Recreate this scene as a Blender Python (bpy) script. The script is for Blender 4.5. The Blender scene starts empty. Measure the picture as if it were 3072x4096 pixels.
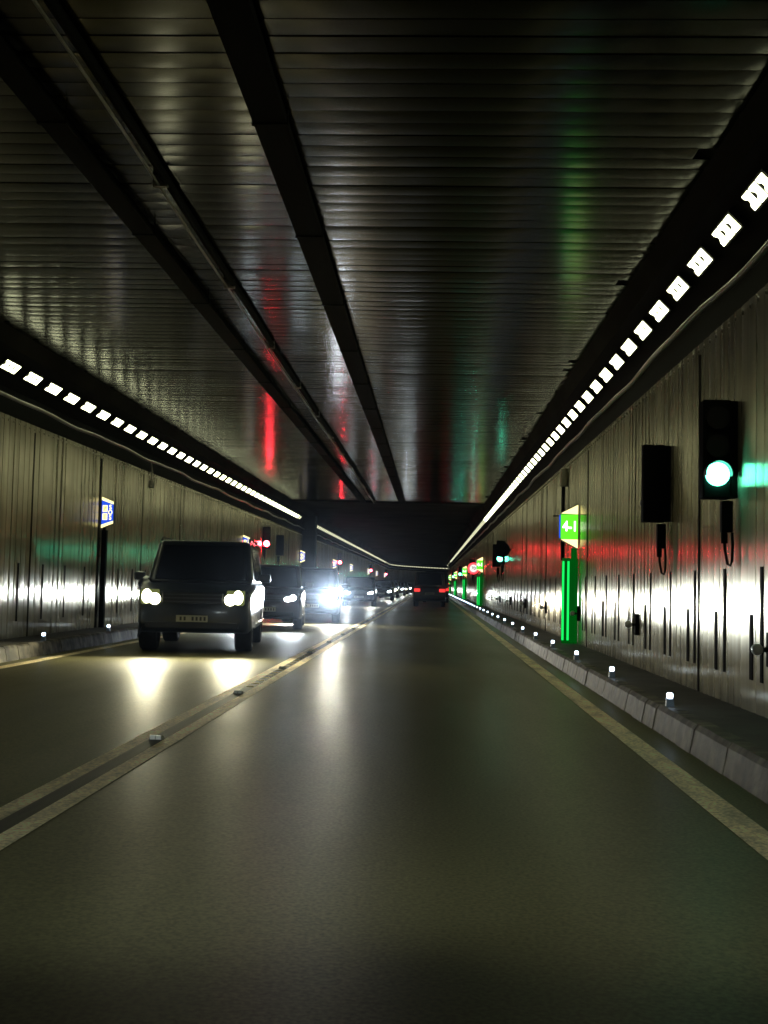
import bpy, bmesh, math, random
from mathutils import Vector, Matrix

random.seed(7)
sc = bpy.context.scene
COL = sc.collection
PI = math.pi
R = math.radians

# ------------------------------------------------------------------ tunnel layout (metres)
KX = 4.05          # kerb face
WX = 4.78          # wall face
KZ = 0.21          # walkway height
WTOP = 3.80        # top of the metal wall cladding
CZ = 5.0           # ceiling height
S0 = 185.0         # the bore runs straight to here, then bends right
RB = 58.0
SEND = 262.0
SBACK = -34.0
METAL_END = 52.5   # the ribbed metal ceiling stops here

def P(s, lat, z):
    """point at chainage s, lateral offset lat from the tunnel axis"""
    if s <= S0:
        return Vector((lat, s, z))
    a = (s - S0) / RB
    return Vector((RB - (RB - lat) * math.cos(a), S0 + (RB - lat) * math.sin(a), z))

def heading(s):
    return 0.0 if s <= S0 else -(s - S0) / RB

# ------------------------------------------------------------------ helpers
def tag(o, label=None, cat=None, group=None, kind=None):
    if label: o['label'] = label
    if cat: o['category'] = cat
    if group: o['group'] = group
    if kind: o['kind'] = kind
    return o

def empty(name, loc=(0, 0, 0), rz=0.0):
    o = bpy.data.objects.new(name, None)
    COL.objects.link(o)
    o.location = loc
    o.rotation_euler = (0, 0, rz)
    return o

class MB:
    def __init__(self):
        self.v = []; self.f = []; self.m = []; self.s = []
    def face(self, idx, mat=0, smooth=False):
        self.f.append(idx); self.m.append(mat); self.s.append(smooth)
    def pts(self, ps):
        n = len(self.v); self.v.extend([tuple(p) for p in ps]); return n
    def quad(self, a, b, c, d, mat=0, smooth=False):
        n = self.pts((a, b, c, d)); self.face((n, n+1, n+2, n+3), mat, smooth)
    def box(self, x0, x1, y0, y1, z0, z1, mat=0, M=None):
        ps = [Vector((x, y, z)) for z in (z0, z1) for y in (y0, y1) for x in (x0, x1)]
        if M: ps = [M @ p for p in ps]
        n = self.pts(ps)
        for q in ((0, 2, 3, 1), (4, 5, 7, 6), (0, 1, 5, 4), (2, 6, 7, 3), (0, 4, 6, 2), (1, 3, 7, 5)):
            self.face(tuple(n+i for i in q), mat)
        return self
    def prism(self, poly, t0, t1, axis='y', mat=0, M=None):
        """2D polygon extruded along an axis; poly coords are the two other axes in order"""
        def mk(a, b, t):
            p = {'y': (a, t, b), 'x': (t, a, b), 'z': (a, b, t)}[axis]
            p = Vector(p); return M @ p if M else p
        k = len(poly)
        n = self.pts([mk(a, b, t0) for a, b in poly] + [mk(a, b, t1) for a, b in poly])
        self.face(tuple(n+i for i in range(k))[::-1], mat)
        self.face(tuple(n+k+i for i in range(k)), mat)
        for i in range(k):
            j = (i+1) % k
            self.face((n+i, n+j, n+k+j, n+k+i), mat)
        return self
    def disc(self, c, r, axis='y', t=0.02, seg=24, mat=0, rx=None):
        rx = rx or r
        poly = [(rx*math.cos(2*PI*i/seg), r*math.sin(2*PI*i/seg)) for i in range(seg)]
        M = Matrix.Translation(Vector(c))
        return self.prism(poly, -t/2, t/2, axis, mat, M)
    def tube(self, path, r, seg=8, mat=0, cap=True):
        path = [Vector(p) for p in path]
        rings = []
        for i, p in enumerate(path):
            d = (path[min(i+1, len(path)-1)] - path[max(i-1, 0)]).normalized()
            up = Vector((0, 0, 1)) if abs(d.z) < .9 else Vector((0, 1, 0))
            a = d.cross(up).normalized(); b = a.cross(d)
            rr = r[i] if isinstance(r, (list, tuple)) else r
            rings.append(self.pts([p + a*rr*math.cos(2*PI*k/seg) + b*rr*math.sin(2*PI*k/seg) for k in range(seg)]))
        for i in range(len(path)-1):
            for k in range(seg):
                k2 = (k+1) % seg
                self.face((rings[i]+k, rings[i]+k2, rings[i+1]+k2, rings[i+1]+k), mat, True)
        if cap:
            self.face(tuple(rings[0]+k for k in range(seg))[::-1], mat)
            self.face(tuple(rings[-1]+k for k in range(seg)), mat)
        return self
    def ball(self, c, rx, ry, rz, nu=12, nv=8, mat=0):
        rows = []
        for j in range(nv+1):
            t = PI*j/nv
            rows.append(self.pts([(c[0]+rx*math.sin(t)*math.cos(2*PI*i/nu), c[1]+ry*math.sin(t)*math.sin(2*PI*i/nu), c[2]+rz*math.cos(t)) for i in range(nu)]))
        for j in range(nv):
            for i in range(nu):
                i2 = (i+1) % nu
                self.face((rows[j]+i, rows[j+1]+i, rows[j+1]+i2, rows[j]+i2), mat, True)
        return self
    def lathe(self, prof, axis='x', seg=28, c=(0, 0, 0), mat=0):
        """prof: list of (t, r); closed ring profile revolved round the axis through c"""
        rows = []
        for t, r in prof:
            ring = []
            for i in range(seg):
                a = 2*PI*i/seg
                p = (t, r*math.cos(a), r*math.sin(a)) if axis == 'x' else (r*math.cos(a), t, r*math.sin(a))
                ring.append((p[0]+c[0], p[1]+c[1], p[2]+c[2]))
            rows.append(self.pts(ring))
        k = len(prof)
        for j in range(k):
            j2 = (j+1) % k
            for i in range(seg):
                i2 = (i+1) % seg
                self.face((rows[j]+i, rows[j]+i2, rows[j2]+i2, rows[j2]+i), mat, True)
        return self
    def sweep(self, prof, stations, mat=0, smooth=False, closed=False):
        """prof: list of (lat, z) swept along the tunnel"""
        rows = [self.pts([P(s, l, z) for l, z in prof]) for s in stations]
        k = len(prof)
        for a in range(len(stations)-1):
            for i in range(k if closed else k-1):
                j = (i+1) % k
                self.face((rows[a]+i, rows[a]+j, rows[a+1]+j, rows[a+1]+i), mat, smooth)
        return self
    def build(self, name, mats, parent=None, bevel=0, seg=2, recalc=True):
        me = bpy.data.meshes.new(name)
        me.from_pydata(self.v, [], self.f)
        if not isinstance(mats, (list, tuple)): mats = [mats]
        for m in mats: me.materials.append(m)
        me.polygons.foreach_set('material_index', self.m)
        me.polygons.foreach_set('use_smooth', self.s)
        if recalc or bevel:
            bm = bmesh.new(); bm.from_mesh(me)
            if bevel:
                bmesh.ops.remove_doubles(bm, verts=bm.verts, dist=1e-5)
                es = [e for e in bm.edges if len(e.link_faces) == 2 and e.calc_face_angle(0) > 0.5]
                bmesh.ops.bevel(bm, geom=es, offset=bevel, segments=seg, profile=.5, affect='EDGES', clamp_overlap=True)
            bmesh.ops.recalc_face_normals(bm, faces=bm.faces)
            bm.to_mesh(me); bm.free()
        me.update()
        o = bpy.data.objects.new(name, me)
        COL.objects.link(o)
        if parent: o.parent = parent
        return o

def copy_tree(o, parent=None):
    c = o.copy(); COL.objects.link(c)
    if parent: c.parent = parent
    for ch in list(o.children): copy_tree(ch, c)
    return c

def stations(a, b, step):
    n = max(1, int(round((b-a)/step)))
    return [a + (b-a)*i/n for i in range(n+1)]

# ------------------------------------------------------------------ materials
def new_mat(name):
    m = bpy.data.materials.new(name); m.use_nodes = True
    nt = m.node_tree; nt.nodes.clear()
    out = nt.nodes.new('ShaderNodeOutputMaterial')
    return m, nt, out

def principled(name, col, rough=.5, metal=0.0, coat=0.0, spec=.5, aniso=0.0, tangent=None, noise=None, bump=None, rnoise=None, grain=None):
    """noise=(scale vector, amount): mottles the colour; bump=(scale, strength)"""
    m, nt, out = new_mat(name)
    b = nt.nodes.new('ShaderNodeBsdfPrincipled')
    b.inputs['Base Color'].default_value = (*col, 1)
    b.inputs['Roughness'].default_value = rough
    b.inputs['Metallic'].default_value = metal
    b.inputs['Coat Weight'].default_value = coat
    b.inputs['Coat Roughness'].default_value = .08
    b.inputs['Specular IOR Level'].default_value = spec
    nt.links.new(b.outputs[0], out.inputs[0])
    if aniso:
        b.inputs['Anisotropic'].default_value = aniso
        c = nt.nodes.new('ShaderNodeCombineXYZ')
        for i in range(3): c.inputs[i].default_value = tangent[i]
        nt.links.new(c.outputs[0], b.inputs['Tangent'])
    def ntex(scale, detail=3):
        g = nt.nodes.new('ShaderNodeNewGeometry')
        mp = nt.nodes.new('ShaderNodeMapping'); mp.inputs['Scale'].default_value = scale
        nt.links.new(g.outputs['Position'], mp.inputs[0])
        n = nt.nodes.new('ShaderNodeTexNoise'); n.inputs['Scale'].default_value = 1; n.inputs['Detail'].default_value = detail
        nt.links.new(mp.outputs[0], n.inputs['Vector'])
        return n
    if noise:
        n = ntex(noise[0], 5)
        r = nt.nodes.new('ShaderNodeMapRange')
        r.inputs[1].default_value = .3; r.inputs[2].default_value = .7
        r.inputs[3].default_value = 1 - noise[1]; r.inputs[4].default_value = 1 + noise[1]
        nt.links.new(n.outputs['Fac'], r.inputs[0])
        mx = nt.nodes.new('ShaderNodeVectorMath'); mx.operation = 'SCALE'
        mx.inputs[0].default_value = col
        nt.links.new(r.outputs[0], mx.inputs['Scale'])
        last = mx
        if grain:
            n2 = ntex((grain[0],)*3, 2)
            r2 = nt.nodes.new('ShaderNodeMapRange')
            r2.inputs[1].default_value = .3; r2.inputs[2].default_value = .7
            r2.inputs[3].default_value = 1 - grain[1]; r2.inputs[4].default_value = 1 + grain[1]
            nt.links.new(n2.outputs['Fac'], r2.inputs[0])
            m2 = nt.nodes.new('ShaderNodeVectorMath'); m2.operation = 'SCALE'
            nt.links.new(mx.outputs[0], m2.inputs[0]); nt.links.new(r2.outputs[0], m2.inputs['Scale'])
            last = m2
        nt.links.new(last.outputs[0], b.inputs['Base Color'])
    if rnoise:
        n = ntex(rnoise[0], 4)
        r = nt.nodes.new('ShaderNodeMapRange')
        r.inputs[1].default_value = .3; r.inputs[2].default_value = .7
        r.inputs[3].default_value = rough - rnoise[1]; r.inputs[4].default_value = rough + rnoise[1]
        nt.links.new(n.outputs['Fac'], r.inputs[0])
        nt.links.new(r.outputs[0], b.inputs['Roughness'])
    if bump:
        n = ntex((bump[0],)*3 if not isinstance(bump[0], tuple) else bump[0], 4)
        bp = nt.nodes.new('ShaderNodeBump'); bp.inputs['Strength'].default_value = bump[1]
        bp.inputs['Distance'].default_value = .01
        nt.links.new(n.outputs['Fac'], bp.inputs['Height'])
        nt.links.new(bp.outputs[0], b.inputs['Normal'])
    return m

def emit(name, col, strength):
    m, nt, out = new_mat(name)
    e = nt.nodes.new('ShaderNodeEmission')
    e.inputs[0].default_value = (*col, 1); e.inputs[1].default_value = strength
    nt.links.new(e.outputs[0], out.inputs[0])
    return m

M = {}
M['asphalt'] = principled('asphalt', (.128, .118, .052), .43, spec=.07, noise=((.9, .035, 1), .28), rnoise=((.5, .15, 1), .07), grain=(55, .35))
M['paint'] = principled('road_paint', (.90, .74, .42), .6, noise=((6, 1.5, 1), .4), grain=(45, .4))
M['groove'] = principled('worn_groove', (.04, .035, .025), .6, noise=((30, 3, 1), .4))
M['walkway'] = principled('walkway_concrete', (.05, .047, .042), .8, noise=((3, 3, 3), .4), bump=(25, .5))
M['wall'] = principled('ribbed_aluminium', (.70, .64, .50), .27, metal=.62, aniso=1.0, tangent=(0, 1, 0), noise=((3, 9, .04), .18), grain=(2.2, .10))
M['slot'] = principled('dark_opening', (.012, .011, .01), .9, spec=.02)
M['seam'] = principled('dark_joint', (.02, .019, .017), .9, spec=.02)
M['ceiling'] = principled('ribbed_ceiling_metal', (.020, .020, .012), .19, metal=.75, aniso=.5, tangent=(0, 1, 0), noise=((.25, 2.2, 1), .35))
M['soot'] = principled('sooty_concrete', (.03, .028, .024), .9, spec=.1, noise=((.5, .5, .5), .4), bump=(6, .4))
M['black'] = principled('black_painted_steel', (.010, .010, .010), .8, spec=.03)
M['pipe'] = principled('galvanised_pipe', (.32, .30, .25), .45, metal=.4, noise=((2, .5, 2), .4))
M['tray'] = principled('dark_tray', (.012, .012, .011), .8, spec=.08)
M['kerb'] = principled('kerb_stone', (.085, .076, .056), .6, spec=.12, noise=((.3, 4.5, .5), .95), grain=(6, .7), bump=(14, .6))
M['lamp_on'] = emit('lamp_glow', (.97, 1.0, .60), 6.8)
M['lamp_row'] = emit('lamp_row_glow', (.96, .95, .62), .9)
M['marker_on'] = emit('marker_glow', (.62, .78, 1.0), 8)
M['marker_body'] = principled('marker_body', (.20, .28, .38), .35)
M['green_lens'] = emit('green_signal', (.12, 1.0, .60), 11)
M['red_lens'] = emit('red_signal', (1.0, .03, .05), 100)
M['dead_lens'] = principled('dead_lens', (.02, .018, .02), .25)
M['cyan_lens'] = emit('blue_panel', (.0, .38, .60), 1.3)
M['sign_cream'] = emit('sign_cream', (1.0, .88, .36), 1.5)
M['sign_green'] = emit('sign_green', (.10, .85, .02), 1.2)
M['sign_white'] = emit('sign_white', (.85, 1.0, .75), 2.6)
M['sign_blue'] = emit('sign_blue', (.02, .09, .75), .9)
M['sign_amber'] = emit('sign_amber', (1.0, .60, .12), 1.0)
M['tube_green'] = emit('tube_green', (.01, 1.0, .13), .85)
M['post_green'] = emit('post_green', (.0, .05, .003), 1.0)
M['red_ring'] = emit('red_ring', (1.0, .04, .05), 2.6)
M['head'] = emit('headlamp_warm', (1.0, .96, .62), 16)
M['head_cool'] = emit('headlamp_cool', (.80, .95, 1.0), 16)
M['head_flash'] = emit('headlamp_flash', (.84, .92, 1.0), 70)
M['tail'] = emit('tail_lamp', (1.0, .045, .04), 1.0)
M['tail_dim'] = emit('tail_lamp_dim', (1.0, .05, .03), 1.2)
M['orange'] = emit('orange_marker', (1.0, .32, .05), 1.0)
M['car_black'] = principled('car_black', (.008, .011, .013), .30, coat=.5)
M['car_navy'] = principled('car_navy', (.008, .013, .024), .30, coat=.5)
M['car_grey'] = principled('car_grey', (.03, .032, .036), .32, coat=.8)
M['car_maroon'] = principled('car_maroon', (.035, .018, .02), .32, coat=.7)
M['glass'] = principled('dark_glass', (.006, .007, .009), .06, spec=.6)
M['lens_lit'] = emit('lamp_glass_lit', (.70, .80, .25), .14)
M['lens_glass'] = principled('lamp_glass', (.05, .055, .06), .1, coat=1)
M['tyre'] = principled('tyre_rubber', (.010, .010, .010), .8)
M['rim'] = principled('wheel_rim', (.12, .12, .12), .35, metal=.8)
M['plastic'] = principled('dark_plastic', (.015, .015, .016), .55)
M['chrome'] = principled('chrome_bar', (.09, .09, .095), .35, metal=.8)
M['plate'] = principled('number_plate', (.62, .60, .50), .5)
M['plate_ink'] = principled('plate_ink', (.07, .07, .07), .6)
M['cream_box'] = principled('cream_box', (.5, .47, .36), .5)
M['knob'] = principled('pale_knob', (.75, .75, .68), .35)
M['stud'] = principled('stud_reflector', (.85, .85, .78), .3)
M['stud_body'] = principled('stud_body', (.22, .21, .17), .5)
M['bluesteel'] = principled('blue_steel', (.014, .017, .026), .6)

# ------------------------------------------------------------------ ground and road
LONG = stations(SBACK, S0, 5.0) + stations(S0, SEND, 1.5)[1:]
g = MB(); g.quad((-400, -400, -.30), (400, -400, -.30), (400, 600, -.30), (-400, 600, -.30))
tag(g.build('ground', M['soot']), kind='structure')
rd = MB(); rd.sweep([(-KX-.05, 0), (-2.0, 0.02), (0, 0.03), (2.0, 0.02), (KX+.05, 0)], LONG, smooth=True)
tag(rd.build('road', M['asphalt']), kind='structure')

def road_z(l):
    l = abs(l)
    return .03 - .005*l if l < 2 else .02 - .02*(l-2)/(KX+.05-2)

mk = MB()
for a, b in ((-.175, -.055), (.055, .175), (3.60, 3.79), (-3.79, -3.60)):
    mk.sweep([(a, road_z(a)+.004), (b, road_z(b)+.004)], LONG)
tag(mk.build('road_marking', M['paint']), kind='structure')
gr = MB(); gr.sweep([(-.055, .034), (0, .033), (.055, .034)], LONG)
# raised bars of the rumble strip
y = 13.2
while y < 21:
    gr.box(-.04, .04, y, y+.04, .030, .042, 1)
    y += .42
tag(gr.build('rumble_strip', [M['groove'], M['paint']]), kind='structure')

for sgn, nm in ((1, 'walkway_right'), (-1, 'walkway_left')):
    w = MB()
    w.sweep([(sgn*(KX+.16), KZ-.004), (sgn*(WX+.02), KZ+.01)], LONG)
    tag(w.build(nm, M['walkway']), kind='structure')

# kerbs: individual stones with small gaps and offsets, one sheet of stone each side
def kerb(sgn, name):
    k = MB(); s = SBACK
    rnd = random.Random(5 if sgn > 0 else 11)
    while s < SEND:
        L = .50 if s < 60 else 1.5
        if s > S0: L = .75
        d = rnd.uniform(-.008, .008); t = rnd.uniform(-.006, .006)
        prof = [(KX-.03+d, -.02), (KX+.01+d, KZ-.03), (KX+.04+d, KZ+.004+t), (KX+.17, KZ+.004+t), (KX+.17, -.02)]
        a = k.pts([P(s+.003, sgn*l, z) for l, z in prof])
        b = k.pts([P(s+L-.003, sgn*l, z) for l, z in prof])
        n = len(prof)
        for i in range(n):
            j = (i+1) % n
            k.face((a+i, a+j, b+j, b+i))
        k.face(tuple(a+i for i in range(n))); k.face(tuple(b+i for i in range(n)))
        s += L
    return tag(k.build(name, M['kerb']), kind='structure')
kerb(1, 'kerb_right'); kerb(-1, 'kerb_left')

# ------------------------------------------------------------------ walls of ribbed metal
PANEL = 1.22; PER = PANEL/5
def wall(sgn, name, label):
    root = empty(name, (sgn*WX, 0, KZ)); tag(root, label, 'wall')
    rnd = random.Random(21 if sgn > 0 else 33)
    w = MB(); s = SBACK; i = 0
    Z0, Z1 = KZ, WTOP
    rows = (Z0, 1.15, 2.2, 3.1, Z1)
    def strip(ss, offs, smooth):
        cols = []
        for a, o in zip(ss, offs):
            cols.append(w.pts([P(a, sgn*(WX-o), z) for z in rows]))
        for a in range(len(cols)-1):
            for r in range(len(rows)-1):
                w.face((cols[a]+r, cols[a+1]+r, cols[a+1]+r+1, cols[a]+r+1), 0, smooth)
    while s < SEND:
        gw = .016 if i % 5 else .032
        p = s + gw
        tilt = rnd.gauss(0, .004); bow = rnd.uniform(.0025, .006); sh = rnd.uniform(-.002, .002)
        # groove
        strip([s, s+.003, p-.003, p], [0, -.022, -.022, 0], False)
        n = 6; ss = []; oo = []
        for k in range(n+1):
            u = k/n
            ss.append(p + (PER-gw)*u)
            oo.append(sh + tilt*(u-.5)*2 + bow*(1-(2*u-1)**2))
        strip(ss, oo, True)
        s += PER; i += 1
    cl = w.build('cladding', M['wall'], recalc=False)
    cl.parent = root; cl.location = (-sgn*WX, 0, -KZ)
    # black recess above the cladding that carries pipe and lamps
    f = MB()
    f.sweep([(sgn*(WX+.02), WTOP-.01), (sgn*(WX+.16), WTOP), (sgn*(WX+.16), 4.30), (sgn*4.86, 4.39), (sgn*4.50, 4.75)], LONG)
    o = f.build('upper_fascia', M['black'], recalc=False); o.parent = root; o.location = (-sgn*WX, 0, -KZ)
    # rivets along the top edge
    rv = MB(); y = 4.0
    while y < 75:
        rv.ball((sgn*(WX-.004), y, WTOP-.07), .02, .024, .024, 8, 5); y += PER
    o = rv.build('rivet_row', M['pipe'], recalc=False); o.parent = root; o.location = (-sgn*WX, 0, -KZ)
    # dark joints between cladding sections
    jt = [4.8, 12.0, 20.5, 27.8, 35.1, 42.5, 57, 73] if sgn > 0 else [16.2, 19.4, 23.4, 26.9, 31, 37.2, 45, 55, 70]
    for k, y in enumerate(jt):
        wd = .045 if (sgn > 0 or k != 2) else .10
        j = MB(); j.box(sgn*(WX-.012), sgn*(WX+.02), y-wd/2, y+wd/2, KZ+.005, WTOP-.12)
        o = j.build('dark_joint', M['seam'], root, recalc=True); o.location = (-sgn*WX, 0, -KZ)
    # vent slots
    y0 = 6.08 if sgn > 0 else 15.2
    y1 = 50 if sgn > 0 else 34
    y = y0
    while y < y1:
        for (dy, wd, za, zb) in ((0, .075, .49, 1.45), (.31, .10, .49, 1.05)):
            if sgn < 0 and dy: continue
            j = MB(); j.box(sgn*(WX-.010), sgn*(WX+.02), y+dy-wd/2, y+dy+wd/2, za, zb)
            o = j.build('vent_slot', M['slot'], root); o.location = (-sgn*WX, 0, -KZ)
        y += PANEL
    return root
wall(1, 'tunnel_wall', 'ribbed metal tunnel wall on the green signal side, with rows of dark vent slots')
wall(-1, 'tunnel_wall', 'ribbed metal tunnel wall beside the oncoming traffic, with blue and cream lit signs')

# ------------------------------------------------------------------ ceiling
cg = MB(); rnd = random.Random(3)
s = SBACK; i = 0
HX = 4.42
while s < METAL_END:
    per = .25; gw = .014 if i % 6 == 0 else .005
    tilt = rnd.gauss(0, .0016); bow = rnd.uniform(.0015, .004); sh = rnd.uniform(0, .003)
    dark = 0
    cols = []
    xr = HX + rnd.choice((0, 0, .0, 0, -.08, -.18, .04)); xl = -HX - rnd.choice((0, 0, .0, -.12, .05))
    xs = (xl, -2.2, -.6, .67, 2.2, xr)
    ss = [s, s+.003]; oo = [0, .02]
    for a, o in ((s, 0), (s+.002, .014), (s+gw-.002, .014), (s+gw, 0)):
        cols.append(cg.pts([(x, a, CZ+o) for x in xs]))
    for a in range(3):
        for r in range(5): cg.face((cols[a]+r, cols[a]+r+1, cols[a+1]+r+1, cols[a+1]+r), dark)
    cols = []
    n = 6
    for k in range(n+1):
        u = k/n
        cols.append(cg.pts([(x, s+gw+(per-gw)*u, CZ + sh - tilt*(2*u-1) - bow*(1-(2*u-1)**2)) for x in xs]))
    for a in range(n):
        for r in range(5): cg.face((cols[a]+r, cols[a]+r+1, cols[a+1]+r+1, cols[a+1]+r), dark, True)
    s += per; i += 1
tag(cg.build('ceiling_metal', M['ceiling'], recalc=False), kind='structure')
# concrete vault: haunches along the whole bore, bare soffit beyond the metal
cv = MB()
for sgn in (1, -1):
    cv.sweep([(sgn*4.505, 4.745), (sgn*4.40, CZ+.0), (sgn*4.30, CZ+.05)], LONG)
cv.sweep([(-4.9, CZ+.16), (4.9, CZ+.16)], LONG)
cv.quad((-4.4, METAL_END, CZ-.06), (4.4, METAL_END, CZ-.06), (4.4, METAL_END, CZ+.16), (-4.4, METAL_END, CZ+.16))
cv.quad((-4.4, METAL_END, CZ-.06), (4.4, METAL_END, CZ-.06), (4.4, METAL_END+.5, CZ-.06), (-4.4, METAL_END+.5, CZ-.06))
cv.quad((-4.4, METAL_END+.5, CZ-.06), (4.4, METAL_END+.5, CZ-.06), (4.4, METAL_END+.5, CZ+.16), (-4.4, METAL_END+.5, CZ+.16))
tag(cv.build('ceiling_concrete', M['soot'], recalc=False), kind='structure')
# closing faces at both ends of the modelled bore
for nm, s in (('ceiling_end_wall', SBACK), ('ceiling_far_wall', SEND)):
    e = MB(); e.quad(P(s, -6, -.3), P(s, 6, -.3), P(s, 6, 5.6), P(s, -6, 5.6))
    tag(e.build(nm, M['soot'], recalc=False), kind='structure')

# trays and cable under the ceiling
def tray(x, w, label, drop=.035, h=.07, y0=-10, y1=METAL_END-.1, name='cable_tray'):
    root = empty(name, (x, 8, CZ)); tag(root, label, 'cable tray')
    t = MB(); t.prism([(-w/2, -drop-h), (w/2, -drop-h), (w/2, -drop), (w/2-.01, -drop), (w/2-.01, -drop-h+.01), (-w/2+.01, -drop-h+.01), (-w/2+.01, -drop), (-w/2, -drop)], y0-8, y1-8, 'y')
    t.build('tray', M['tray'], root)
    y = y0+1
    while y < y1:
        hg = MB(); hg.prism([(-w/2-.012, .0), (-w/2-.012, -drop-h-.012), (w/2+.012, -drop-h-.012), (w/2+.012, .0), (w/2, .0), (w/2, -drop-h), (-w/2, -drop-h), (-w/2, 0)], y-8, y-8+.04, 'y')
        hg.build('hanger', M['tray'], root)
        y += 3.0
    return root
tray(.67, .27, 'wide black cable tray under the ceiling, the crisp one nearer the signal side')
tray(-1.10, .22, 'dark soft-edged cable tray under the ceiling, nearest the oncoming lane')
cb = MB(); pth = [(-.60+.02*math.sin(y*.21)+.008*math.sin(y*.9), y, CZ-.09) for y in stations(-8, METAL_END, .6)]
root = empty('hanging_cable', (-.6, 8, CZ)); tag(root, 'thin pale cable strung between the two dark trays under the ceiling', 'cable')
o = cb.tube(pth, .013, 6).build('cable', M['pipe'], root); o.location = (.6, -8, -CZ)
cb = MB(); cb.tube([(x+.075, y, CZ-.045) for x, y, z in pth], .042, 8)
o = cb.build('sheath', M['tray'], root); o.location = (.6, -8, -CZ)
y = 3.1
while y < METAL_END:
    cl = MB(); cl.box(-.64, -.50, y, y+.05, CZ-.105, CZ); y += 3.7
    o = cl.build('clip', M['pipe'], root); o.location = (.6, -8, -CZ)

# pipes in the recess of each wall
for sgn, lab in ((1, 'long pale service pipe above the wall on the green signal side'), (-1, 'long pale service pipe above the wall beside the oncoming lane')):
    pp = MB(); pp.tube([P(s, sgn*(4.70+.012*math.sin(s*.8)), 4.06+.02*math.sin(s*1.1)+.01*math.sin(s*2.3)) for s in stations(-10, S0, .5)+stations(S0, SEND, 1.5)[1:]], .03, 8)
    tag(pp.build('service_pipe', M['pipe'], recalc=False), lab, 'pipe')

# ------------------------------------------------------------------ lamp rows
ANG = R(-45)        # panes lean inwards over the road
def lamp_mesh(parent, simple=False):
    """unit along local Y, facing local -X and down; three notched panes in a dark housing"""
    hb = MB()
    L, W = .62, .16
    Mx = Matrix.Rotation(ANG, 4, 'Y')
    hb.box(0, .06, -L/2-.02, L/2+.02, -W/2-.02, W/2+.02, 0, Mx)
    panes = []
    for k in range(3):
        y0 = -L/2 + k*L/3 + .022; y1 = y0 + L/3 - .044
        ym = y1
        # a notch bites into one edge of each pane
        poly = [(y0, -W/2), (y1, -W/2), (y1, -.035), (y1-.05, -.008), (y1-.05, .02), (y1, .05), (y1, W/2), (y0, W/2), (y0, .05)]
        panes.append(poly)
    if simple:
        for poly in panes: hb.prism(poly, -.012, -.004, 'x', 1, Mx)
        return hb.build('wall_lamp', [M['black'], M['lamp_row']])
    hb.build('housing', M['black'], parent)
    for poly in panes:
        MB().prism(poly, -.012, -.004, 'x', 0, Mx).build('lamp_pane', M['lamp_on'], parent)
PITCH = 1.04
proto = empty('wall_lamp'); lamp_mesh(proto)
simple = lamp_mesh(None, True)
used = [False, False]
LLAB = {1: 'white three-pane lamp in the row above the wall on the green signal side', -1: 'white three-pane lamp in the row above the wall beside the oncoming lane'}
LGRP = {1: 'lamps above the signal side wall', -1: 'lamps above the oncoming side wall'}
SL, SH = 4.665, 4.53
def lamp_at(s, sgn, full):
    idx = 0 if full else 1
    src = proto if full else simple
    if used[idx]: o = copy_tree(src)
    else: o = src; used[idx] = True
    o.location = P(s, sgn*SL, SH)
    o.rotation_euler = (0, 0, heading(s) + (0 if sgn > 0 else PI))
    tag(o, LLAB[sgn], 'lamp', LGRP[sgn])
for sgn, s0, n in ((1, 8.42, 145), (-1, 16.8, 150)):
    for k in range(n):
        s = s0 + k*PITCH
        if sgn < 0 and 59.2 < s < 62.2: continue
        lamp_at(s, sgn, s < 58)
# the rest of both rows: far ends and the stretch beside and behind the camera
rest = MB()
def rest_lamp(s, sgn):
    d = (P(s+.38, sgn*SL, SH) - P(s-.38, sgn*SL, SH)).normalized()
    n = Vector((-d.y, d.x, 0)) * (1 if sgn > 0 else -1)
    up = (n*math.sin(ANG) + Vector((0, 0, math.cos(ANG))))
    c = P(s, sgn*SL, SH) + (n*math.cos(ANG) - Vector((0, 0, math.sin(ANG))))*.012
    a = c - d*.37; b = c + d*.37
    rest.quad(a-up*.12, b-up*.12, b+up*.12, a+up*.12, 0)
    back = -(n*math.cos(ANG) - Vector((0, 0, math.sin(ANG))))*.03
    rest.quad(a-up*.14+back, b-up*.14+back, b+up*.14+back, a+up*.14+back, 1)
for sgn, s0, n in ((1, 8.42, 145), (-1, 16.8, 150)):
    s = s0 + n*PITCH
    while s < SEND-1: rest_lamp(s, sgn); s += PITCH
    s = s0 - PITCH
    while s > SBACK+1: rest_lamp(s, sgn); s -= PITCH
tag(rest.build('lamp_row', [M['lamp_row'], M['black']], recalc=False), 'unbroken far run of white lamps where the tunnel bends away', 'lamp row', kind='stuff')

# dark pillar that interrupts the lamp row on the oncoming side
pl = empty('pillar', (-WX+.36, 61, 0)); tag(pl, 'dark blue steel pillar interrupting the lamp row above the oncoming cars', 'pillar')
b = MB(); b.box(-.34, .34, -.45, .45, KZ, 4.78); b.build('shaft', M['bluesteel'], pl, bevel=.02)
b = MB(); b.box(-.365, .365, -.48, .48, 3.72, 3.92); b.build('band', M['bluesteel'], pl, bevel=.01)
b = MB(); b.box(-.365, .365, -.48, .48, KZ-.0, .5); b.build('plinth', M['soot'], pl, bevel=.01)

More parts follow.
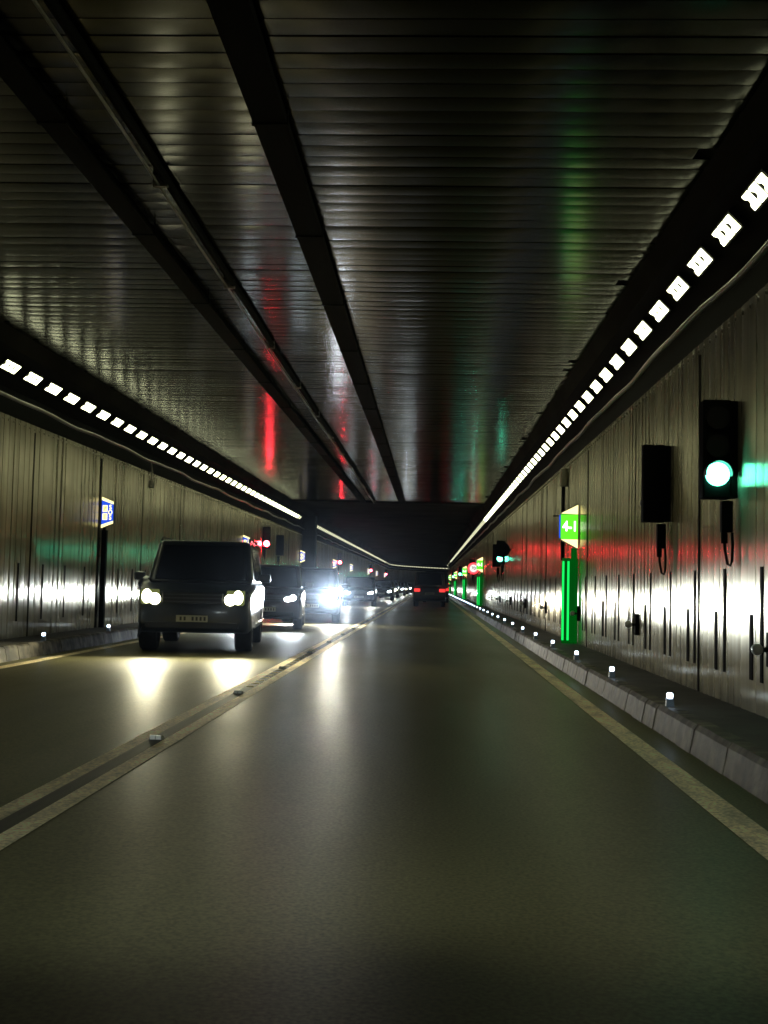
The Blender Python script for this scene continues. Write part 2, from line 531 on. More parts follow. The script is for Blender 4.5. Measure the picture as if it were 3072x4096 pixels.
# ------------------------------------------------------------------ marker lights on the kerbs
def marker(name='kerb_marker_light'):
    r = empty(name)
    b = MB(); b.prism([(-.036, 0), (.036, 0), (.03, .075), (-.03, .075)], -.03, .04, 'y'); b.build('base', M['marker_body'], r, bevel=.006)
    b = MB(); b.box(-.025, .025, -.025, .025, .075, .124); b.build('lens', M['marker_on'], r, bevel=.012)
    return r
mp = marker(); first = True
ORD = ['nearest', 'second nearest', 'third nearest', 'fourth nearest']
for sgn, s0, n, step in ((1, 10.35, 50, 3.26), (-1, 18.4, 12, 3.75)):
    for k in range(n):
        o = mp if first else copy_tree(mp); first = False
        o.location = P(s0+k*step, sgn*(KX+.10), KZ+.003)
        if sgn > 0:
            lab = f'{ORD[k]} white marker light on the kerb below the green signals' if k < 4 else 'small white marker light far along the kerb below the green signals'
        else:
            lab = f'{ORD[k]} white marker light on the kerb beside the oncoming lane' if k < 2 else 'white marker light on the kerb behind the oncoming cars'
        tag(o, lab, 'marker light', 'kerb lights on the signal side' if sgn > 0 else 'kerb lights on the oncoming side')

# ------------------------------------------------------------------ road studs in the centre line
sp = empty('road_stud')
b = MB(); b.prism([(-.052, 0), (.052, 0), (.04, .028), (-.04, .028)], -.045, .045, 'y'); b.build('stud_body', M['stud_body'], sp, bevel=.005)
b = MB(); b.box(-.04, -.003, -.050, -.03, .004, .034); b.box(.003, .04, -.050, -.03, .004, .034); b.build('reflector', M['stud'], sp)
for k in range(12):
    o = sp if k == 0 else copy_tree(sp)
    o.location = (0, 8.7+k*3.7, .034)
    lab = ('nearest bright road stud between the two centre lines' if k == 0 else 'second bright road stud along the two centre lines' if k == 1 else 'small road stud farther along the double centre line')
    tag(o, lab, 'road stud', 'studs along the centre line')

# ------------------------------------------------------------------ signals on the walls
def signal(lit, name='traffic_signal'):
    """local frame: wall at +X, faces -Y, origin at lower inner mid of housing"""
    r = empty(name)
    b = MB(); b.box(-.125, .125, 0, .16, 0, .90); b.build('housing', M['black'], r, bevel=.012)
    for k, z in enumerate((.22, .475, .73)):
        m = lit if (k == 0 and lit) else M['dead_lens']
        b = MB(); b.disc((0, -.012, z), .118 if lit is M['red_lens'] else .105, 'y', .03, 28); le = b.build('lens', m, r)
        if m is lit:
            ld = bpy.data.lights.new('signal_beam', 'SPOT'); ld.energy = 95 if lit is M['red_lens'] else 30
            ld.color = (1, .03, .04) if lit is M['red_lens'] else (.05, 1, .62)
            ld.spot_size = R(150); ld.spot_blend = .5; ld.shadow_soft_size = .09
            lo = bpy.data.objects.new('signal_beam', ld); COL.objects.link(lo); lo.parent = le
            lo.location = (0, -.13, z); lo.rotation_euler = (R(90), 0, PI); lo.scale = (1, .03, 1)
        h = MB()
        n = 14; ro, ri = .122, .114
        for a in range(n):
            t0 = R(-10) + (R(200))*a/n; t1 = R(-10) + R(200)*(a+1)/n
            poly = [(ro*math.cos(t0), z+ro*math.sin(t0)), (ro*math.cos(t1), z+ro*math.sin(t1)), (ri*math.cos(t1), z+ri*math.sin(t1)), (ri*math.cos(t0), z+ri*math.sin(t0))]
            h.prism(poly, -.09, 0, 'y')
        if k == 0: h.build('visor', M['plastic'], r)
    b = MB(); b.box(.127, .19, .01, .14, .01, .89); b.build('bracket', M['black'], r)
    j = MB(); j.box(.05, .15, .02, .10, -.30, -.015); jb = j.build('junction_box', M['black'], r, bevel=.008)
    c = MB(); pth = [(.08, .06, -.30), (.085, .06, -.45), (.11, .06, -.585), (.135, .06, -.60), (.15, .06, -.56), (.155, .06, -.42), (.15, .06, -.30)]
    c.tube(pth, .013, 8); c.tube([(.08, .06, -.29), (.082, .06, -.40)], .03, 8)
    c.build('cable_loop', M['black'], jb)
    return r
sg = signal(M['green_lens'])
sr = signal(M['red_lens'])
sd = signal(None)
SIGX = WX - .19
GLAB = ['large lit green traffic signal nearest on the ribbed wall', 'second green traffic signal, beside the dark round sign', 'third green traffic signal beyond the red ringed sign', 'tiny green traffic signal behind the third one', 'tiny green traffic signal farthest along the wall']
for k, y in enumerate((10.5, 43.3, 73.5, 102, 132)):
    o = sg if k == 0 else copy_tree(sg)
    o.location = (SIGX, y, 2.07); tag(o, GLAB[k], 'traffic signal', 'green signals on the wall')
RLAB = ['nearest lit red traffic signal, just beyond the leading oncoming van', 'second lit red traffic signal, above the dazzling headlight', 'third lit red traffic signal far down the oncoming side', 'farthest lit red traffic signal on the oncoming side']
for k, y in enumerate((46.3, 84, 128, 172)):
    o = sr if k == 0 else copy_tree(sr)
    o.location = (-SIGX, y, 2.55); o.rotation_euler = (0, 0, 0); o.scale = (-1, 1, 1)
    tag(o, RLAB[k], 'traffic signal', 'red signals on the oncoming side wall')
DLAB = ['unlit black signal box beside the nearest green traffic signal', 'unlit dark signal box behind the second green signal', 'unlit dark signal box just past the nearest red signal']
for k, (x, y, z, rz, sx) in enumerate(((SIGX, 13.6, 2.02, PI, -1), (SIGX, 46.2, 2.03, PI, -1), (-SIGX, 50.8, 2.40, PI, 1))):
    o = sd if k == 0 else copy_tree(sd)
    o.location = (x, y, z); o.rotation_euler = (0, 0, rz); o.scale = (sx, 1, 1)
    tag(o, DLAB[k], 'signal box', 'unlit signal boxes')

# round signs
rs = empty('round_sign', (WX-.32, 40.0, 2.52)); tag(rs, 'dark unlit round sign above the second green signal', 'sign')
b = MB(); b.disc((0, 0, 0), .27, 'y', .09, 32); b.build('sign_face', M['black'], rs)
b = MB(); b.box(.1, .30, .046, .09, -.05, .05); b.box(.02, .08, -.03, .03, -.62, -.26); b.build('bracket', M['black'], rs)
rs = empty('speed_sign', (WX-.32, 66.5, 2.27)); tag(rs, 'lit round speed limit sign with a red ring', 'sign')
b = MB(); b.disc((0, .03, 0), .33, 'y', .06, 32); b.build('housing', M['black'], rs)
b = MB(); b.lathe([(-.012, .32), (-.012, .215), (0, .215), (0, .32)], 'y', 32); b.build('red_ring', M['red_ring'], rs)
b = MB(); b.disc((0, -.004, 0), .21, 'y', .012, 28); b.build('sign_face', emit('sign_pale', (1, .92, .85), .9), rs)
def text_obj(txt, size, mat, parent, loc, rot=(PI/2, 0, 0), sx=1.0, name='lettering', ext=.004):
    cu = bpy.data.curves.new(name, 'FONT'); cu.body = txt; cu.size = size; cu.extrude = ext
    cu.align_x = 'CENTER'; cu.align_y = 'CENTER'; cu.offset = size*.02
    cu.materials.append(mat)
    t = bpy.data.objects.new(name + '_curve', cu); COL.objects.link(t)
    dg = bpy.context.evaluated_depsgraph_get(); dg.update()
    me = bpy.data.meshes.new_from_object(t.evaluated_get(dg))
    bpy.data.objects.remove(t)
    o = bpy.data.objects.new(name, me); COL.objects.link(o)
    o.parent = parent; o.location = loc; o.rotation_euler = rot; o.scale = (sx, 1, 1)
    return o
text_obj('70', .26, M['plate_ink'], rs, (0, -.018, 0))

# emergency markers on the signal side: lit sign with sloping ends over a green post
def exit_sign(txt):
    r = empty('exit_sign')
    w = .33
    top = [(-w, .25), (0, .25), (0, .43)]
    b = MB(); b.prism([(-w, -.24), (0, -.42), (0, .43), (-w, .25)], 0, .12, 'y'); b.build('sign_case', M['plastic'], r, bevel=.004)
    b = MB(); b.prism([(-w+.005, -.225), (-.01, -.225), (-.01, .225), (-w+.005, .225)], -.012, -.003, 'y'); b.build('sign_face', M['sign_green'], r)
    b = MB(); b.prism([(-w+.005, .245), (-.01, .235), (-.01, .41)], -.012, -.003, 'y'); b.build('end_band', M['sign_cream'], r); b = MB(); b.prism([(-w+.005, -.235), (-.01, -.40), (-.01, -.235)], -.012, -.003, 'y'); b.build('end_band', M['sign_cream'], r)
    # a blue strip with pale dots on the outer edge
    b = MB(); b.box(-w-.012, -w-.002, .0, .12, -.21, .22); b.build('edge_strip', M['sign_blue'], r)
    text_obj(txt, .26, M['sign_white'], r, (-.155, -.016, 0), sx=.82)
    return r
def marker_post():
    r = empty('marker_post')
    b = MB(); b.box(-.29, 0, 0, .10, 0, 1.58); b.build('post_body', M['post_green'], r, bevel=.015)
    for x in (-.275, -.18):
        b = MB(); b.tube([(x, -.014, .06), (x, -.014, 1.52)], .019, 8); b.build('light_tube', M['tube_green'], r)
    b = MB(); b.box(-.12, -.02, .02, .08, 1.58, 1.76); b.build('neck', M['post_green'], r)
    return r
es = exit_sign('4-1'); ps = marker_post()
ELAB = ['nearest green and cream lit sign reading 4-1 above a green post', 'second green and cream lit sign, beside the red ringed sign', 'third small green lit sign left of the distant signal', 'fourth tiny green lit sign along the wall', 'farthest tiny green lit sign along the wall']
PLAB = ['nearest green glowing post below the 4-1 sign', 'second green glowing post along the wall', 'third green glowing post along the wall', 'fourth slim green glowing post, far along the wall', 'farthest slim green glowing post on the wall']
for k, y in enumerate((21.6, 61.0, 88.5, 121, 156)):
    o = es if k == 0 else copy_tree(es)
    o.location = (WX-.03, y, 2.38); tag(o, ELAB[k], 'sign', 'green lit signs on the signal side')
    o = ps if k == 0 else copy_tree(ps)
    o.location = (WX-.02, y+.05, KZ+.01); tag(o, PLAB[k], 'marker post', 'green posts on the signal side')

# blue SOS signs on the oncoming side
def sos_sign():
    r = empty('sos_sign')
    w = .25; h0, h1 = .325, .225
    b = MB(); b.prism([(0, -h0), (w, -h1), (w, h1), (0, h0)], 0, .14, 'y'); b.build('sign_case', M['plastic'], r, bevel=.004)
    b = MB(); b.prism([(.004, -h0+.075), (w-.004, -h1+.06), (w-.004, h1-.06), (.004, h0-.075)], -.010, -.002, 'y'); b.build('sign_face', M['sign_blue'], r)
    b = MB(); b.prism([(.004, h0-.07), (w-.004, h1-.055), (w-.004, h1-.004), (.004, h0-.004)], -.012, -.002, 'y'); b.build('end_band', M['sign_cream'], r); b = MB()
    b.prism([(.004, -h0+.004), (w-.004, -h1+.004), (w-.004, -h1+.055), (.004, -h0+.07)], -.012, -.002, 'y'); b.build('end_band', M['sign_cream'], r)
    for z in (.08, -.085):
        b = MB(); b.box(.025, .125, -.016, -.010, z-.068, z+.068); p = b.build('pictogram', M['sign_cream'], r, bevel=.003)
        d = MB()
        if z > 0: d.prism([(.050, z-.035), (.066, z-.045), (.078, z-.01), (.098, z+.005), (.105, z+.03), (.09, z+.045), (.06, z+.03)], -.020, -.016, 'y')
        else: d.box(.066, .084, -.020, -.016, z-.05, z+.03); d.box(.060, .100, -.020, -.0165, z+.030, z+.042)
        d.build('symbol', M['sign_amber'], p)
    for k, ch in enumerate('SOS'):
        text_obj(ch, .135, M['sign_cream'], r, (.185, -.014, .105-.105*k), sx=.8)
    return r
ss = sos_sign()
SLAB = ['nearest blue SOS sign with cream ends on the oncoming side wall', 'second blue and cream SOS sign peeking past the roof of the leading van', 'cream and blue lit sign on the wall by the dark pillar', 'small cream lit sign left of the second red signal', 'small cream lit sign between the second and third red signals', 'tiny cream lit sign left of the third red signal', 'tiny cream lit sign right of the third red signal', 'tiny cream lit sign near the farthest red signal']
for k, y in enumerate((23.5, 41.5, 59.5, 80, 97, 124, 143, 168)):
    o = ss if k == 0 else copy_tree(ss)
    x = -WX+.02 if k != 2 else -WX+.06
    o.location = (x, y, 2.58); tag(o, SLAB[k], 'sign', 'SOS signs on the oncoming side')
# dark narrow posts under the two nearest (their lamps face the other way)
for k, y in enumerate((23.55, 41.55)):
    o = empty('niche_post', (-WX+.02, y, KZ+.01)); tag(o, ('tall narrow dark post under the nearest blue SOS sign', 'tall narrow dark post under the second blue SOS sign')[k], 'post', 'dark posts below the SOS signs')
    b = MB(); b.box(0, .10, 0, .13, 0, 2.0); b.build('post_body', M['black'], o, bevel=.01)
    b = MB(); b.box(.015, .06, .03, .10, 2.0, 2.07); b.build('neck', M['black'], o)

# knobs on dark brackets along the lower wall
kp = empty('wall_bracket')
b = MB(); b.box(-.05, .0, -.06, .06, -.14, .14); b.build('back_plate', M['slot'], kp, bevel=.01)
b = MB(); b.tube([(-.05, 0, 0), (-.10, 0, 0)], .02, 8); b.build('arm', M['plastic'], kp)
b = MB(); b.ball((-.135, 0, 0), .048, .048, .048); b.build('knob', M['knob'], kp)
for k in range(8):
    o = kp if k == 0 else copy_tree(kp)
    o.location = (WX-.002, 9.4+6.03*k, .78)
    nm = ['nearest', 'second', 'third', 'fourth'][k] if k < 4 else None
    tag(o, f'{nm} pale knob on a dark bracket low on the wall' if nm else 'small pale knob on a dark bracket, far along the lower wall', 'wall bracket', 'knobs along the lower wall')

# cream box with a hanging dark pipe high on the signal side wall
cb = empty('cable_box', (WX-.02, 23.6, 3.3)); tag(cb, 'cream box with a long dark conduit hanging below it near the 4-1 sign', 'cable box')
b = MB(); b.box(-.13, 0, -.1, .1, 0, .36); b.build('box', M['cream_box'], cb, bevel=.01)
b = MB(); b.tube([(-.07, 0, 0), (-.07, 0, -1.50)], .038, 10); b.build('conduit', M['black'], cb)
b = MB(); b.tube([(-.07, 0, -.62), (-.12, -.1, -.60), (-.28, -.14, -.61)], .014, 6); b.build('arm', M['black'], cb)
# small grey box on the oncoming wall top
o = empty('junction_box', (-WX+.01, 27.5, 3.42)); tag(o, 'small pale junction box high on the oncoming side wall above the nearest SOS sign', 'junction box')
b = MB(); b.box(0, .08, -.1, .1, 0, .18); b.build('box', M['cream_box'], o, bevel=.008)
b = MB(); b.tube([(.04, .02, .18), (.05, 0, .40), (.03, -.05, .62)], .018, 6); b.build('conduit', M['pipe'], o)

# ------------------------------------------------------------------ vehicles
def solid(prof, hw, mats, parent, name, bevel=.06, seg=3, warp=None, pre=2):
    """side profile [(y,z)] extruded across the car width, then rounded and warped"""
    b = MB(); n = 4
    k = len(prof); rows = []
    for i in range(n+1):
        x = -hw + 2*hw*i/n
        rows.append(b.pts([(x, yy, zz) for yy, zz in prof]))
    for i in range(n):
        for j in range(k):
            j2 = (j+1) % k
            b.face((rows[i]+j, rows[i]+j2, rows[i+1]+j2, rows[i+1]+j), 0, True)
    b.face(tuple(rows[0]+j for j in range(k)), 0, True); b.face(tuple(rows[-1]+j for j in range(k)), 0, True)
    o = b.build(name, mats, parent, bevel=bevel, seg=seg)
    if warp:
        for v in o.data.vertices: v.co = warp(v.co.copy())
    o.data.polygons.foreach_set('use_smooth', [True]*len(o.data.polygons))
    o.data.update()
    return o

def pane(pts4, off, mat, parent, name, t=.012):
    """flat four-sided pane lifted off a surface, with thickness"""
    ps = [Vector(p) for p in pts4]
    nrm = (ps[1]-ps[0]).cross(ps[3]-ps[0]).normalized()
    if off < 0: nrm = -nrm
    b = MB()
    n = b.pts([p + nrm*abs(off) for p in ps] + [p + nrm*(abs(off)-t) for p in ps])
    b.face((n, n+1, n+2, n+3)); b.face((n+7, n+6, n+5, n+4))
    for i in range(4):
        j = (i+1) % 4
        b.face((n+i, n+4+i, n+4+j, n+j))
    return b.build(name, mat, parent, bevel=.004, seg=1)

def wheel(parent, x, y, r, w):
    o = MB()
    s = 1 if x > 0 else -1
    prof = [(-w/2, r*.66), (-w/2+.01, r*.92), (-w/2+.04, r), (w/2-.04, r), (w/2-.01, r*.92), (w/2, r*.66)]
    o.lathe(prof, 'x', 28)
    t = o.build('wheel', M['tyre'], parent); t.location = (x, y, r)
    b = MB(); b.lathe([(s*(w/2-.05), 0.001), (s*(w/2-.05), r*.67), (s*(w/2-.09), r*.67), (s*(w/2-.09), .001)], 'x', 24)
    for i in range(5):
        Mx = Matrix.Rotation(2*PI*i/5, 4, 'X')
        xa, xb = sorted((s*(w/2-.06), s*(w/2-.015)))
        b.box(xa, xb, -.035, .035, .03, r*.62, 0, Mx)
    b.build('rim', M['rim'], t)

def vehicle(name, label, cat, loc, paint, L=4.6, W=1.86, H=1.72, belt=1.02, hood=.98, nose=.86, clear=.28, hood_len=1.05, ws=.62, rear_rake=.25, top_in=.14, lamp='head', lampz=.80, lamph=.15, lampw=.34, wr=.34, boxy=.06, spots=True, group=None, rails=False, rot=0.0, power=220, beamcol=(1, .93, .70), pool=300, tilt=1.3, tw=.25, maincol=(.86, .97, 1)):
    """origin under the front bumper; nose towards -Y, length runs to +Y"""
    r = empty(name, loc, rot); tag(r, label, cat, group)
    hw = W/2
    def warp(v):
        # tuck the plan in at nose and tail, tumble the lower sides
        f = max(0, (.55 - v.y)/.55); f2 = max(0, (v.y-(L-.5))/.5)
        v.x *= 1 - .085*f*f - .06*f2*f2
        v.x *= 1 - .05*max(0, (.55-v.z)/.3)*.5
        v.y += .10*f*(abs(v.x)/hw)**2.4 if v.y < .6 else 0
        return v
    prof = [(.04, clear+.04), (.0, clear+.20), (.0, nose-.16), (.05, nose), (.16, hood-.05), (hood_len, hood+.06), (hood_len+.25, belt+.02), (L-.10, belt+.02), (L-.02, belt-.12), (L, .62), (L-.04, clear+.08), (L-.3, clear), (.35, clear)]
    solid(prof, hw, paint, r, 'body', bevel=boxy, warp=warp)
    # cabin
    y0, y1 = hood_len+.02, hood_len+ws
    y3, y2 = L-.12, L-.12-rear_rake
    cab = MB()
    hb = hw-.05; ht = hw-top_in
    n = cab.pts([(-hb, y0, belt), (hb, y0, belt), (hb, y3, belt), (-hb, y3, belt), (-ht, y1, H), (ht, y1, H), (ht, y2, H), (-ht, y2, H)])
    for q in ((3, 2, 1, 0), (4, 5, 6, 7), (0, 1, 5, 4), (1, 2, 6, 5), (2, 3, 7, 6), (3, 0, 4, 7)): cab.face(tuple(n+i for i in q), 0, True)
    o = cab.build('cabin', paint, r, bevel=.10, seg=4)
    def lerp(a, b, t): return tuple(a[i]+(b[i]-a[i])*t for i in range(3))
    A, B, C_, D = (-hb, y0, belt), (hb, y0, belt), (hb, y3, belt), (-hb, y3, belt)
    E, F, G, Hh = (-ht, y1, H), (ht, y1, H), (ht, y2, H), (-ht, y2, H)
    def patch(p00, p10, p11, p01, u0, u1, v0, v1):
        def at(u, v): return lerp(lerp(p00, p10, u), lerp(p01, p11, u), v)
        return [at(u0, v0), at(u1, v0), at(u1, v1), at(u0, v1)]
    pane(patch(A, B, F, E, .07, .93, .08, .88), .012, M['glass'], r, 'windscreen')
    pane(patch(D, C_, G, Hh, .09, .91, .10, .82), -.012, M['glass'], r, 'rear_window')
    for a, b, c, d, sg in ((B, C_, G, F, 1), (A, D, Hh, E, -1)):
        for u0, u1 in ((.10, .47), (.50, .80)):
            pane(patch(a, b, c, d, u0, u1, .10, .84), .012*sg, M['glass'], r, 'side_window')
    # nose
    xg = hw-.16-lampw
    gz0, gz1 = lampz-.10, lampz+.08
    g = MB(); g.box(-xg, xg, -.012, .05, gz0, gz1); gq = g.build('grille', M['plastic'], r, bevel=.01)
    b = MB()
    for z in (gz0+.03, (gz0+gz1)/2, gz1-.03): b.box(-xg+.02, xg-.02, -.022, -.0125, z-.010, z+.010)
    b.build('grille_bar', M['chrome'], gq)
    b = MB(); b.box(-hw+.22, hw-.22, -.016, .05, clear+.09, clear+.19); b.build('air_intake', M['plastic'], r, bevel=.012)
    pz = clear + .25
    b = MB(); b.box(-.26, .26, -.030, -.005, pz-.055, pz+.055); pq = b.build('number_plate', M['plate'], r, bevel=.003)
    b = MB(); rn = random.Random(len(name)+int(loc[1]))
    for k in range(7):
        if k == 2: continue
        x = -.20 + k*.066
        b.box(x, x+.034, -.033, -.0305, pz-.032, pz+.032)
    b.build('plate_character', M['plate_ink'], pq)
    for s in (-1, 1):
        xc = s*(hw-.13-lampw/2)
        h = MB()
        pl = [(-lampw/2, -lamph/2+.02), (lampw/2-.03, -lamph/2), (lampw/2, -lamph/2+.03), (lampw/2, lamph/2), (-lampw/2+.04, lamph/2)]
        pl = [(a*s, c) for a, c in pl]
        h.prism([(xc+a, lampz+c) for a, c in pl], .0, .16, 'y')
        ho = h.build('headlight', M['lens_lit'] if lamp == 'head' else M['lens_glass'], r, bevel=.012)
        bb = MB()
        bb.ball((xc-s*.070, .0, lampz-.03), .095, .03, lamph*.38, 14, 8); bb.ball((xc+s*.060, .005, lampz+.01), .085, .03, lamph*.47, 14, 8)
        if lampw > .3: bb.ball((xc+s*.115, .02, lampz+.025), .022, .02, .05, 10, 6)
        if lamp == 'head_flash' and s > 0: bb.ball((xc, -.02, lampz), .15, .03, .12, 16, 10)
        bb.build('bulb', M[lamp if (lamp != 'head_flash' or s > 0) else 'head_cool'], ho)
        if spots:
            ld = bpy.data.lights.new('low_beam', 'SPOT'); ld.energy = power if (lamp != 'head_flash' or s > 0) else power*.15; ld.spot_size = R(120); ld.spot_blend = .5; ld.shadow_soft_size = .07; ld.color = maincol
            lo = bpy.data.objects.new('low_beam', ld); COL.objects.link(lo); lo.parent = ho
            lo.location = (xc, -.10, lampz); lo.rotation_euler = (R(90+tilt), 0, PI); lo.scale = (1, .043, 1)
            ld = bpy.data.lights.new('near_beam', 'SPOT'); ld.energy = pool; ld.spot_size = R(140); ld.spot_blend = 1.0; ld.shadow_soft_size = .07; ld.color = beamcol
            lo = bpy.data.objects.new('near_beam', ld); COL.objects.link(lo); lo.parent = ho
            lo.location = (xc, -.10, lampz); lo.rotation_euler = (R(90-24), 0, PI); lo.scale = (1, .21, 1)
        if lamp == 'head_flash' and s > 0:      # full beam left on
            ld = bpy.data.lights.new('full_beam', 'SPOT'); ld.energy = 110000; ld.spot_size = R(16); ld.spot_blend = .8; ld.shadow_soft_size = .07; ld.color = (.80, .90, 1)
            lo = bpy.data.objects.new('full_beam', ld); COL.objects.link(lo); lo.parent = ho
            lo.location = (xc, -.10, lampz); lo.rotation_euler = (R(90+1.0), 0, PI); lo.scale = (1, .24, 1)
        # mirrors
        m = MB(); m.box(-.10, .10, -.06, .06, -.075, .075); mo = m.build('mirror', paint, r, bevel=.035, seg=3)
        mo.location = (s*(hw+.13), hood_len+.42, belt+.12)
        st = MB(); st.tube([(-s*.08, .02, -.03), (-s*.17, .03, -.06)], .022, 6); st.build('mirror_arm', M['plastic'], mo)
        wheel(r, s*(hw-.02-tw/2), .90, wr, tw); wheel(r, s*(hw-.02-tw/2), L-.95, wr, tw)
        if rails:
            b = MB(); b.tube([(s*(ht-.02), y1+.15, H+.0), (s*(ht-.02), y1+.3, H+.06), (s*(ht-.02), y2-.3, H+.06), (s*(ht-.02), y2-.1, H)], .018, 6); b.build('roof_rail', M['plastic'], r)
        tl = MB(); tl.box(s*(hw-.34), s*(hw-.08), L-.06, L-.005, .86, 1.0); tl.build('tail_light', M['dead_lens'], r, bevel=.02)
    return r

LANE = -2.0
vehicle('suv', 'tall boxy black off-road car with lit headlights, leading the oncoming queue', 'car', (-1.93, 19.2, 0.012), M['car_black'], L=4.83, W=1.98, H=1.94, belt=1.16, hood=1.10, nose=1.02, clear=.33, hood_len=1.15, ws=.62, rear_rake=.12, top_in=.17, lampz=.93, lamph=.25, lampw=.33, wr=.37, tw=.31, boxy=.10, rails=True, group='oncoming cars', power=800, pool=400, rot=R(5.5), beamcol=(1, .93, .62))
vehicle('car', 'dark car tucked behind the leading black off-road car, headlight showing on one side', 'car', (-2.12, 29.1, 0.012), M['car_maroon'], L=4.6, W=1.88, H=1.68, belt=1.04, hood=1.0, nose=.90, lamp='head_cool', lampz=.82, lamph=.16, lampw=.36, group='oncoming cars', power=330, beamcol=(.85, .95, 1), rot=R(5))
vehicle('car', 'dark car with one dazzling white headlight in the oncoming queue', 'car', (-1.62, 35.2, 0.012), M['car_navy'], L=3.9, W=1.84, H=1.70, belt=1.02, hood=.98, nose=.86, hood_len=.9, lamp='head_flash', lampz=.80, lampw=.28, group='oncoming cars', rot=R(4), power=800, pool=800, tilt=-.8, maincol=(1, .94, .74), beamcol=(1, .94, .74))
vehicle('car', 'dark blue car behind the dazzling headlight, its outer lamp showing', 'car', (-1.80, 62.0, 0.012), M['car_navy'], L=4.5, W=1.86, H=1.62, belt=1.0, lamp='head_cool', lampz=.76, group='oncoming cars', rot=R(2), power=330, tilt=-.3, beamcol=(1, .95, .78))
for k, (y, x, pm) in enumerate(((89, -1.75, 'car_grey'), (107, -1.85, 'car_black'), (128, -1.7, 'car_grey'), (150, -1.8, 'car_black'), (178, -1.7, 'car_navy'))):
    vehicle('car', ['fifth oncoming car, small twin headlights beyond the dark blue car', 'sixth oncoming car, tiny headlights far down the lane', 'seventh oncoming car, tiny headlights far down the lane before the bend', 'eighth oncoming car, a pair of specks near the bend', 'last oncoming car, specks of light just left of the dark people carrier'][k], 'car', (x, y, .012), M[pm], H=1.55+.1*(k % 2), lamp=('head_cool', 'head')[k % 2], lampz=.70+.04*(k % 3), group='oncoming cars', power=230, tilt=-.6, beamcol=(1, .95, .78))

def rear_vehicle(name, label, loc, paint, W, H, L=4.6, lampset=0):
    """we follow this one: origin under the rear bumper, tail towards -Y"""
    r = empty(name, loc); tag(r, label, 'car')
    hw = W/2; belt = 1.12
    prof = [(.05, .42), (.0, .50), (.0, .78), (.04, .98), (.10, belt+.02), (L-1.2, belt+.02), (L-.2, belt-.1), (L, .8), (L, .35), (.4, .32)]
    def warp(v):
        f = max(0, (.4-v.y)/.4); v.x *= 1-.05*f*f
        return v
    solid(prof, hw, paint, r, 'body', bevel=.06, warp=warp)
    hb, ht = hw-.04, hw-.16
    y0, y1, y2, y3 = .06, .22, L-2.0, L-1.15
    cab = MB()
    n = cab.pts([(-hb, y0, belt), (hb, y0, belt), (hb, y3, belt), (-hb, y3, belt), (-ht, y1, H), (ht, y1, H), (ht, y2, H), (-ht, y2, H)])
    for q in ((3, 2, 1, 0), (4, 5, 6, 7), (0, 1, 5, 4), (1, 2, 6, 5), (2, 3, 7, 6), (3, 0, 4, 7)): cab.face(tuple(n+i for i in q), 0, True)
    cab.build('cabin', paint, r, bevel=.07, seg=4)
    def lerp(a, b, t): return tuple(a[i]+(b[i]-a[i])*t for i in range(3))
    A, B, F, E = (-hb, y0, belt), (hb, y0, belt), (ht, y1, H), (-ht, y1, H)
    def at(u, v): return lerp(lerp(A, B, u), lerp(E, F, u), v)
    pane([at(.10, .12), at(.90, .12), at(.90, .85), at(.10, .85)], .012, M['glass'], r, 'rear_window')
    for s in (-1, 1):
        t = MB(); xa, xb = sorted((s*(hw-.40), s*(hw-.06)))
        t.box(xa, xb, -.02, .05, .86, 1.04); t.build('tail_light', M['tail'], r, bevel=.02)
        if s > 0 and lampset:
            t = MB(); t.box(hw-.10, hw-.03, .02, .09, 1.10, 1.42); t.build('side_light', M['tail'], r, bevel=.01)
        wheel(r, s*(hw-.16), .75, .34, .25); wheel(r, s*(hw-.16), L-.9, .34, .25)
        m = MB(); m.box(-.10, .10, -.05, .05, -.09, .09); mo = m.build('mirror', paint, r, bevel=.03); mo.location = (s*(hw+.12), L-1.5, belt+.12)
    b = MB(); b.box(-.27, .27, -.022, .0, .70, .81); pq = b.build('number_plate', M['plate'], r)
    b = MB(); b.box(-.20, .20, -.026, -.0225, .735, .775); b.build('plate_character', M['plate_ink'], pq)
    b = MB(); b.box(-hw+.08, hw-.08, -.05, .10, .46, .66); b.build('bumper', M['plastic'], r, bevel=.03)
    b = MB(); b.box(-.18, .18, y1-.005, y1+.06, H-.09, H-.055); b.build('brake_light', M['tail_dim'], r)
    return r
rear_vehicle('people_carrier', 'tall dark people carrier ahead in our lane with red tail lights', (1.98, 66.5, .012), M['car_grey'], 1.90, 2.0)
rear_vehicle('van', 'dark van partly hidden ahead of the people carrier, its high red lamp showing', (2.42, 84, .012), M['car_black'], 1.95, 2.25, 5.2, 1)

# our own car's dipped headlamps, standing just below and ahead of the camera
CAMX, CAMH = 2.03, 1.23
for s in (-1, 1):
    ld = bpy.data.lights.new('own_headlamp', 'SPOT'); ld.energy = 170 if s > 0 else 210; ld.spot_size = R(84); ld.spot_blend = .9; ld.shadow_soft_size = .06; ld.color = (.96, 1, .93) if s > 0 else (.84, 1, 1)
    lo = bpy.data.objects.new('own_headlamp', ld); COL.objects.link(lo)
    lo.location = (CAMX+.1+s*.65, 1.6, .66); lo.rotation_euler = (R(90-8), 0, R(-4 if s > 0 else 9)); lo.scale = (1, .21, 1)

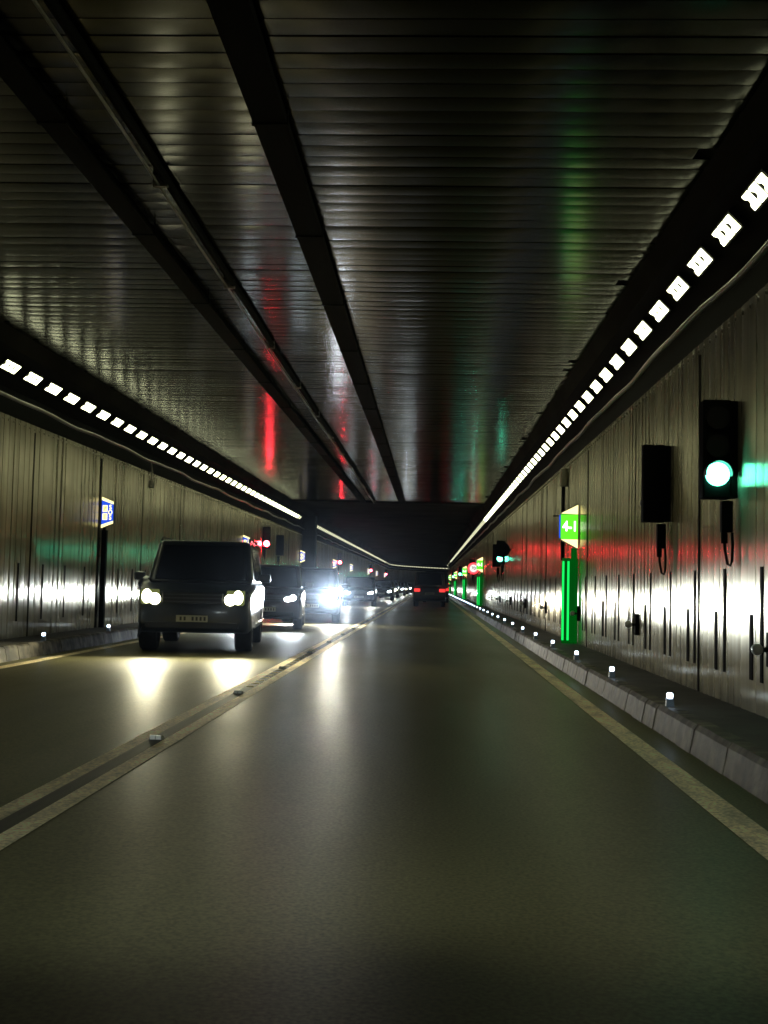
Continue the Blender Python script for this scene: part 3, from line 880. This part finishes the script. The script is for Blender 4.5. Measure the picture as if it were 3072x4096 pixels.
# ------------------------------------------------------------------ tunnel air
hz = MB(); hz.box(-450, 450, -450, 650, -1.3, 6.2)
m, nt, out = new_mat('haze'); pv = nt.nodes.new('ShaderNodeVolumePrincipled')
pv.inputs['Color'].default_value = (.72, .84, 1.0, 1); pv.inputs['Density'].default_value = .000013; pv.inputs['Anisotropy'].default_value = .98
nt.links.new(pv.outputs[0], out.inputs['Volume'])
tag(hz.build('haze', m), kind='stuff')

# ------------------------------------------------------------------ world, camera, render settings
w = bpy.data.worlds.new('World'); sc.world = w; w.use_nodes = True
nt = w.node_tree; bg = nt.nodes['Background']
sky = nt.nodes.new('ShaderNodeTexSky'); sky.sky_type = 'NISHITA'; sky.sun_disc = False
sky.sun_elevation = R(-4); sky.sun_rotation = R(160)
nt.links.new(sky.outputs[0], bg.inputs[0]); bg.inputs[1].default_value = .02

cam = bpy.data.cameras.new('Camera'); co = bpy.data.objects.new('Camera', cam); COL.objects.link(co); sc.camera = co
cam.sensor_fit = 'VERTICAL'; cam.sensor_height = 36; cam.sensor_width = 27
FPX = 2500/2212            # focal length in image heights
cam.lens = FPX*36
cam.clip_start = .05; cam.clip_end = 2000
ROLL = R(1.3)
dx, dy = (930-829.5)/2500, (1265-1106)/2500
# look direction so that the bore's vanishing point falls right of and below the picture centre
yaw = math.atan(dx + dy*math.sin(ROLL)); pitch = math.atan(dy - dx*math.sin(ROLL))
co.location = (CAMX, 0, CAMH)
co.rotation_mode = 'QUATERNION'
q = Matrix.Rotation(yaw, 3, 'Z') @ Matrix.Rotation(PI/2 + pitch, 3, 'X') @ Matrix.Rotation(ROLL, 3, 'Z')
co.rotation_quaternion = q.to_quaternion()

sc.view_settings.view_transform = 'Standard'; sc.view_settings.look = 'None'; sc.view_settings.exposure = .45; sc.view_settings.gamma = 1
c = sc.cycles
c.use_denoising = True
c.max_bounces = 6; c.diffuse_bounces = 3; c.glossy_bounces = 4; c.transmission_bounces = 2
c.sample_clamp_indirect = 4; c.caustics_reflective = False; c.caustics_refractive = False
c.use_light_tree = True
c.filter_width = 1.6
